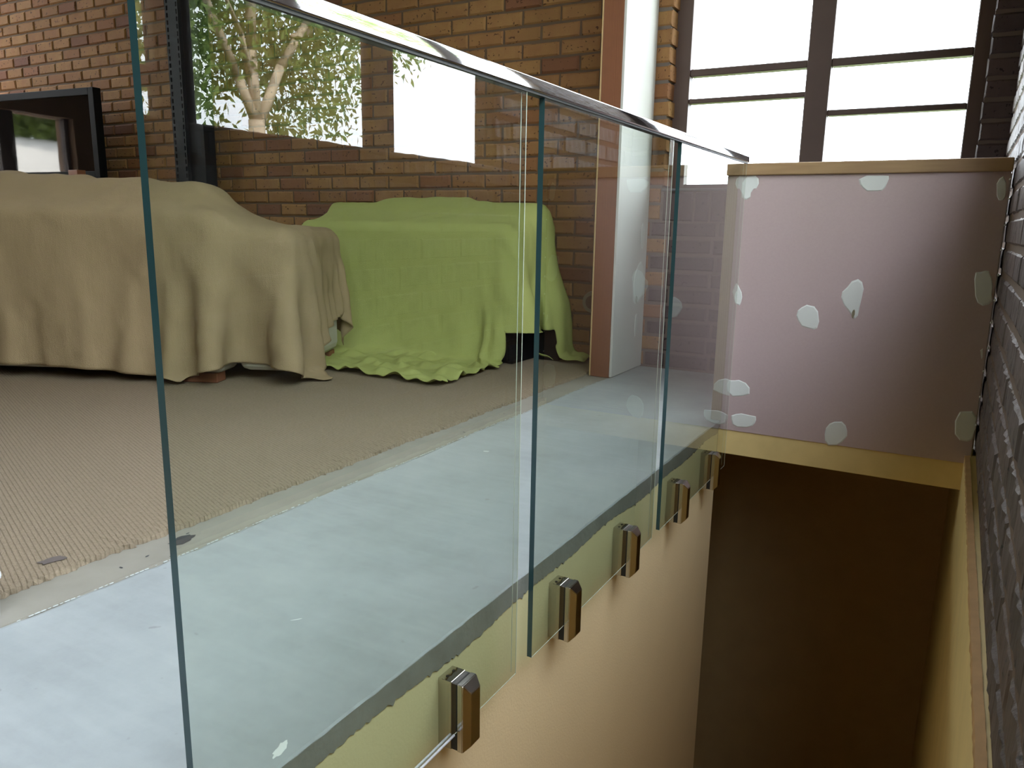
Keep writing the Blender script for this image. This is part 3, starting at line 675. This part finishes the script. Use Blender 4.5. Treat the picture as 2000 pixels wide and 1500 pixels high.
lb('backrest', M['upholstery'], -.98, 1.08, .065, .26, .06, .805, .03); lb('cushion', M['upholstery'], .05, .98, .24, .46, .45, .935, .06); lb('cushion', M['upholstery'], -.95, .0, .28, .52, .45, .975, .06)
lb('armrest', M['upholstery'], 1.12, 1.40, .14, .90, .06, .725, .05); lb('seat', M['upholstery'], -.98, 1.12, .3, .93, .06, .45, .04)
for u0, v0 in ((.88, .075), (-.9, .075), (1.2, .80), (-.9, .80)): lb('foot', M['block'], u0, u0 + .17, v0, v0 + .09, .0125, .06, .004)
nu, nv = 96, 72
pts = []
for a in range(nu):
    s = a / (nu - 1)
    for b2 in range(nv):
        t = b2 / (nv - 1); umax = 1.84 - 0.20 * t; u = -1.05 + s * (umax + 1.05)
        vmin = -.60 + .58 * min(1, max(0, (u - .95) / .75)); pts.append((u, vmin + t * (1.25 - vmin), 0))
st = np.array(pts); rest = st.copy(); rest[:, 0] *= 1.05; st[:, 2] = 1.02
X = drape(nu, nv, rest, st, sofa_c, steps=150, seed=3, pin=(40, .69))
cs = cloth_obj('dust_sheet', crumple(X, nu, nv, .030, .03, 3.3), nu, nv, M['cream_cloth'], .004, FS)
cs['label'] = 'cream cotton dust sheet draped over the sofa behind the nearest glass panel'; cs['category'] = 'dust sheet'; cs['group'] = 'dust sheets over furniture'

# black cabinet under the lime sheet
FB = frame_of((-2.95, 3.67), (1, 0))
cab_c = [rbox(0, 1.62, .0, .42, -.05, .785, .02), rbox(0, 1.66, .28, .43, .3, .905, .03), rbox(1.5, 1.775, .27, .43, -.1, .37, .02), rbox(.45, 1.1, .34, .43, .3, .94, .03)]
ca = 0.0
cab = empty('cabinet', (*W(FB, .8, .22), 0), 'black cabinet under the lime sheet, one lower corner uncovered', 'cabinet')
oo = (.8, .22)
lb('carcass', M['black'], .04, 1.55, .05, .40, .03, .73, .006, cab, oo); lb('plinth', M['black'], .04, 1.58, .06, .38, .0125, .03, .0, cab, oo)
lb('raised_back', M['black'], .05, 1.60, .325, .41, .75, .875, .02, cab, oo); lb('side_ledge', M['black'], 1.592, 1.755, .29, .41, .0125, .35, .004, cab, oo); lb('side_panel', M['black'], 1.55, 1.585, .05, .395, .0125, .72, .003, cab, oo)
nu, nv = 92, 72
pts = []
for a in range(nu):
    s = a / (nu - 1)
    for b2 in range(nv):
        t = b2 / (nv - 1); v = -.90 + t * 1.65
        umax = 2.03 - .53 * min(1, max(0, (.05 - v) / .95)) + .28 * min(1, max(0, (v - .15) / .3)) - .16 * math.exp(-((v - .12) / .13) ** 2); u = -.60 + s * (umax + .60)
        vmax = .75 - .30 * min(1, max(0, (u - 1.45) / .12)); pts.append((u, -.90 + t * (.90 + vmax), 0))
st = np.array(pts); rest = st.copy(); rest[:, 0] *= 1.03 + .10 * np.clip((-.60 - rest[:, 1]) / .2, 0, 1); st[:, 2] = .96
wall_c = [rbox(-3, 1.60, .47, 1.4, -1, .88, .01)]
X = drape(nu, nv, rest, st, cab_c + wall_c, steps=150, seed=5, pin=(40, .74))
X = crumple(X, nu, nv, .024, .075, 9.1); k_ = (X[:, 0] > 1.57) & (X[:, 1] < .27) & (np.abs(X[:, 2] - .20) < .022); X[k_, 2] = .20
ls = cloth_obj('dust_sheet', X, nu, nv, M['lime_cloth'], .003, FB, lambda u, v, z: (u > 1.60 and z < .20 and v < .25) or (z < .03 and u > 1.60 and v < .36))
ls['label'] = 'lime green cotton sheet draped over the black cabinet, bunched on the carpet'; ls['category'] = 'dust sheet'; ls['group'] = 'dust sheets over furniture'

# ------------------------------------------------------------------ television on its cabinet, block, black column
tv = empty('television', (-5.95, 3.894, 1.09), 'black framed television behind the cream sheet, its screen reflecting trees', 'television'); tv.rotation_euler = (0, 0, math.atan2(.103, 1.161))
def tb(name, mat, lo, hi, bev=.003): bm = bmesh.new(); bbox(bm, lo, hi, bev, 2); return link(name, mesh_from(bm, name, mat), tv)
tb('bezel', M['black'], (-.80, -.02, .0), (-.74, .05, .70)); tb('bezel', M['black'], (.575, -.02, .0), (.635, .05, .70)); tb('bezel', M['black'], (-.74, -.02, .645), (.575, .05, .70)); tb('bezel', M['black'], (-.74, -.02, .0), (.575, .05, .06))
tb('screen', M['screen'], (-.74, -.008, .06), (.575, .03, .645), 0); tb('back_cover', M['black'], (-.6, .05, .05), (.45, .14, .6), .02); tb('stand', M['black'], (-.3, -.1, -.02), (.2, .12, .001))
ca2 = empty('media_cabinet', (-5.95, 3.9, 0), 'dark timber cabinet carrying the television behind the cream sheet', 'cabinet')
def mb(name, mat, lo, hi, bev=.003): bm = bmesh.new(); bbox(bm, lo, hi, bev); return link(name, mesh_from(bm, name, mat), ca2)
mb('carcass', M['cabinet'], (-.9, -.2, .06), (.66, .22, 1.05)); mb('cabinet_top', M['cabinet'], (-.92, -.22, 1.05), (.70, .24, 1.07)); mb('door', M['cabinet'], (-.85, -.215, .12), (-.13, -.2, 1.0)); mb('door', M['cabinet'], (-.11, -.215, .12), (.61, -.2, 1.0)); mb('plinth', M['black'], (-.88, -.17, .0125), (.64, .2, .06))
boxes('wooden_block', M['block'], [((-5.40, 3.72, 1.071), (-5.28, 3.79, 1.145))], bev=.003, loc=(-5.34, 3.755, 1.071), label='small brown wooden block beside the television frame', category='block')
pc = empty('slotted_column', (-4.42, 4.07, 0), 'tall black steel column with slotted edge strips against the brick wall', 'column')
def pb(name, lst, mat=None, bev=.002):
    bm = bmesh.new()
    for lo, hi in lst: bbox(bm, lo, hi, bev)
    return link(name, mesh_from(bm, name, mat or M['blacksteel']), pc)
pb('column_body', [((-.075, -.03, .011), (.225, .07, 2.98))])
pb('base_plate', [((-.16, -.05, .0112), (.24, .09, .02))])
def slotted(x0, x1, y, nm):
    t = x1 - x0; l = [((x0, y, .02), (x0 + t * .3, y + .03, 2.98)), ((x1 - t * .3, y, .02), (x1, y + .03, 2.98))]
    z = .02
    while z < 2.97: l.append(((x0 + t * .3, y, z), (x1 - t * .3, y + .03, min(z + .018, 2.98)))); z += .05
    pb(nm, l, bev=0)
slotted(-.130, -.085, -.02, 'slotted_strip'); slotted(.035, .065, -.062, 'slotted_strip')
cup = empty('cup', (-0.862, 0.700, -0.0025), 'small white plastic cup cut off by the left edge of the picture', 'cup')
bm = bmesh.new(); cyl(bm, (0, 0, 0), (0, 0, .085), .034, .042, 28); link('cup_body', mesh_from(bm, 'cup_body', M['white'], False), cup)
bm = bmesh.new(); cyl(bm, (0, 0, .083), (0, 0, .089), .0445, .0445, 28); link('rim', mesh_from(bm, 'rim', M['white']), cup)

# ------------------------------------------------------------------ outdoors
boxes('ground', M['ground'], [((1.3, -14, -1.2), (40, 30, -1.0)), ((-40, 4.7, -1.2), (1.3, 30, -1.0))], **ST)
bm = bmesh.new()
vs = [bm.verts.new(q) for q in ((-8.9, -20, -.2), (-8.9, 6, -.2), (-12.2, 6, 1.5), (-12.2, -20, 1.5), (-18.5, 6, 2.75), (-18.5, -20, 2.75))]
bm.faces.new((vs[0], vs[1], vs[2], vs[3])); bm.faces.new((vs[3], vs[2], vs[4], vs[5])); bmesh.ops.recalc_face_normals(bm, faces=bm.faces)
link('driveway', mesh_from(bm, 'driveway', M['drive']), None, **ST)
def leaf_cloud(name, centers, count, size, mat, parent, seed, stretch=2.4):
    rr = np.random.default_rng(seed); cs_ = np.array([c[:3] for c in centers]); rad = np.array([c[3] for c in centers]); wgt = rad ** 3 / (rad ** 3).sum()
    idx = rr.choice(len(centers), count, p=wgt); dirs = rr.normal(size=(count, 3)); dirs /= np.linalg.norm(dirs, axis=1)[:, None]
    pos = cs_[idx] + dirs * (rad[idx] * rr.random(count) ** .45)[:, None]
    ax = rr.normal(size=(count, 3)); ax[:, 2] -= .9; ax /= np.linalg.norm(ax, axis=1)[:, None]
    sd = np.cross(ax, rr.normal(size=(count, 3))); sd /= np.linalg.norm(sd, axis=1)[:, None]
    sz = size * (0.6 + .8 * rr.random(count))[:, None]; nrm = np.cross(ax, sd)
    v0 = pos; v1 = pos + ax * sz * stretch * .5 + sd * sz * .5 + nrm * sz * .15; v2 = pos + ax * sz * stretch; v3 = pos + ax * sz * stretch * .5 - sd * sz * .5 + nrm * sz * .15
    co = np.stack([v0, v1, v2, v3], 1).reshape(-1, 3); fc = np.arange(count * 4).reshape(-1, 4)
    tri = np.concatenate([fc[:, [0, 1, 2]], fc[:, [0, 2, 3]]])
    me = bpy.data.meshes.new(name); me.from_pydata(co.tolist(), [], tri.tolist()); me.materials.append(mat)
    return link(name, me, parent, kind='stuff')
def branch(bm, pts, r0, r1):
    for i in range(len(pts) - 1):
        a, c = i / (len(pts) - 1), (i + 1) / (len(pts) - 1); cyl(bm, pts[i], pts[i + 1], r0 + (r1 - r0) * a, r0 + (r1 - r0) * c, 10)
tree = empty('tree', (6.1, 6.25, -1.0), 'leafy forked tree outside, mirrored in the nearest glass panel', 'tree')
def tp(*q): return [(x - 6.1, y - 6.25, z + 1.0) for x, y, z in q]
bm = bmesh.new()
branch(bm, tp((6.1, 6.3, -1.0), (6.05, 6.28, 1.0), (6.0, 6.22, 1.85)), .11, .085)
branch(bm, tp((6.0, 6.22, 1.80), (6.0, 6.0, 2.25), (6.1, 5.7, 3.0), (6.2, 5.5, 4.0)), .055, .03)
branch(bm, tp((6.0, 6.22, 1.80), (6.0, 6.19, 2.55), (5.9, 6.15, 3.3), (5.9, 6.1, 4.3)), .065, .035)
branch(bm, tp((6.0, 6.25, 1.80), (6.0, 6.60, 2.45), (5.95, 6.95, 2.95), (6.0, 7.6, 3.6)), .06, .03)
branch(bm, tp((6.0, 6.8, 2.8), (6.3, 7.6, 3.1), (6.5, 8.4, 3.2), (6.6, 9.3, 3.0)), .035, .012)
branch(bm, tp((6.0, 6.15, 2.3), (5.7, 5.8, 2.6), (5.4, 5.3, 2.9)), .035, .015)
link('trunk', mesh_from(bm, 'trunk', M['bark'], True), tree)
cl = [(x - 6.1, y - 6.25, z + 1.0, r) for x, y, z, r in ((6.2, 5.6, 2.9, .9), (6.3, 6.6, 3.3, 1.0), (6.0, 5.3, 2.1, .55), (6.5, 7.6, 3.0, .85), (6.5, 7.2, 2.3, .6), (6.6, 8.5, 3.3, .75), (6.2, 4.6, 2.6, .7), (6.9, 8.2, 2.3, .55), (6.2, 5.5, 3.9, 1.0), (6.3, 7.2, 4.1, 1.1), (6.6, 9.4, 3.3, .55), (6.6, 6.2, 2.6, .6), (6.5, 6.9, 2.6, .55), (6.5, 5.9, 2.2, .45), (6.6, 6.9, 1.9, .4), (7.2, 6.2, 1.6, .5), (6.9, 7.5, 1.7, .45))]
leaf_cloud('foliage', [(a * .6 + .1, b_, c_, d_) for a, b_, c_, d_ in cl], 12500, .044, M['leaf'], tree, 11)
for ty, tz, sd_, lab in ((1.4, 5.2, 21, 'bushy tree next to the forked tree, added to block low sky light'), (-3.2, 5.6, 22, 'unseen bushy tree added to block low sky light, second past the forked tree'), (-7.8, 5.4, 23, 'unseen bushy tree added to block low sky light, third past the forked tree')):  # trees added to keep low sky light off the sofa and far wall
    t2 = empty('tree', (6.0, ty, -1.0), lab, 'tree', 'bushy trees added outside the side window to block low light')
    bm = bmesh.new(); branch(bm, [(0, 0, 0), (.1, 0, 2.0), (0, .1, 4.5)], .16, .05); link('trunk', mesh_from(bm, 'trunk', M['bark'], True), t2)
    leaf_cloud('foliage', [(0, 0, 2.0, 1.6), (0, .7, 3.2, 1.4), (0, -.7, 3.3, 1.4), (.3, 0, tz - .2, 1.7), (0, .9, 4.6, 1.1), (0, -.9, 4.7, 1.1)], 9000, .10, M['leaf'], t2, sd_)
hd = empty('hedge', (-19.2, -8, 2.7), 'dense green hedge beyond the driveway, mirrored in the television screen', 'hedge')
leaf_cloud('foliage', [(0, dy, .9 + .5 * math.sin(dy), 1.5) for dy in range(-10, 12, 1)], 9000, .28, M['leaf_dark'], hd, 12, 1.6)
bu = empty('bush', (-2.2, 11.0, -1.0), 'pale green bush beyond the far window, low at its left', 'bush')
leaf_cloud('foliage', [(-1.2, 0, 1.6, 1.1), (0, .3, 1.5, .9), (1.1, .2, 1.2, .8)], 1600, .12, M['leaf'], bu, 13)
bm = bmesh.new(); branch(bm, [(0, 0, 0), (-.2, 0, 1.2)], .08, .04); link('stem', mesh_from(bm, 'stem', M['bark']), bu)
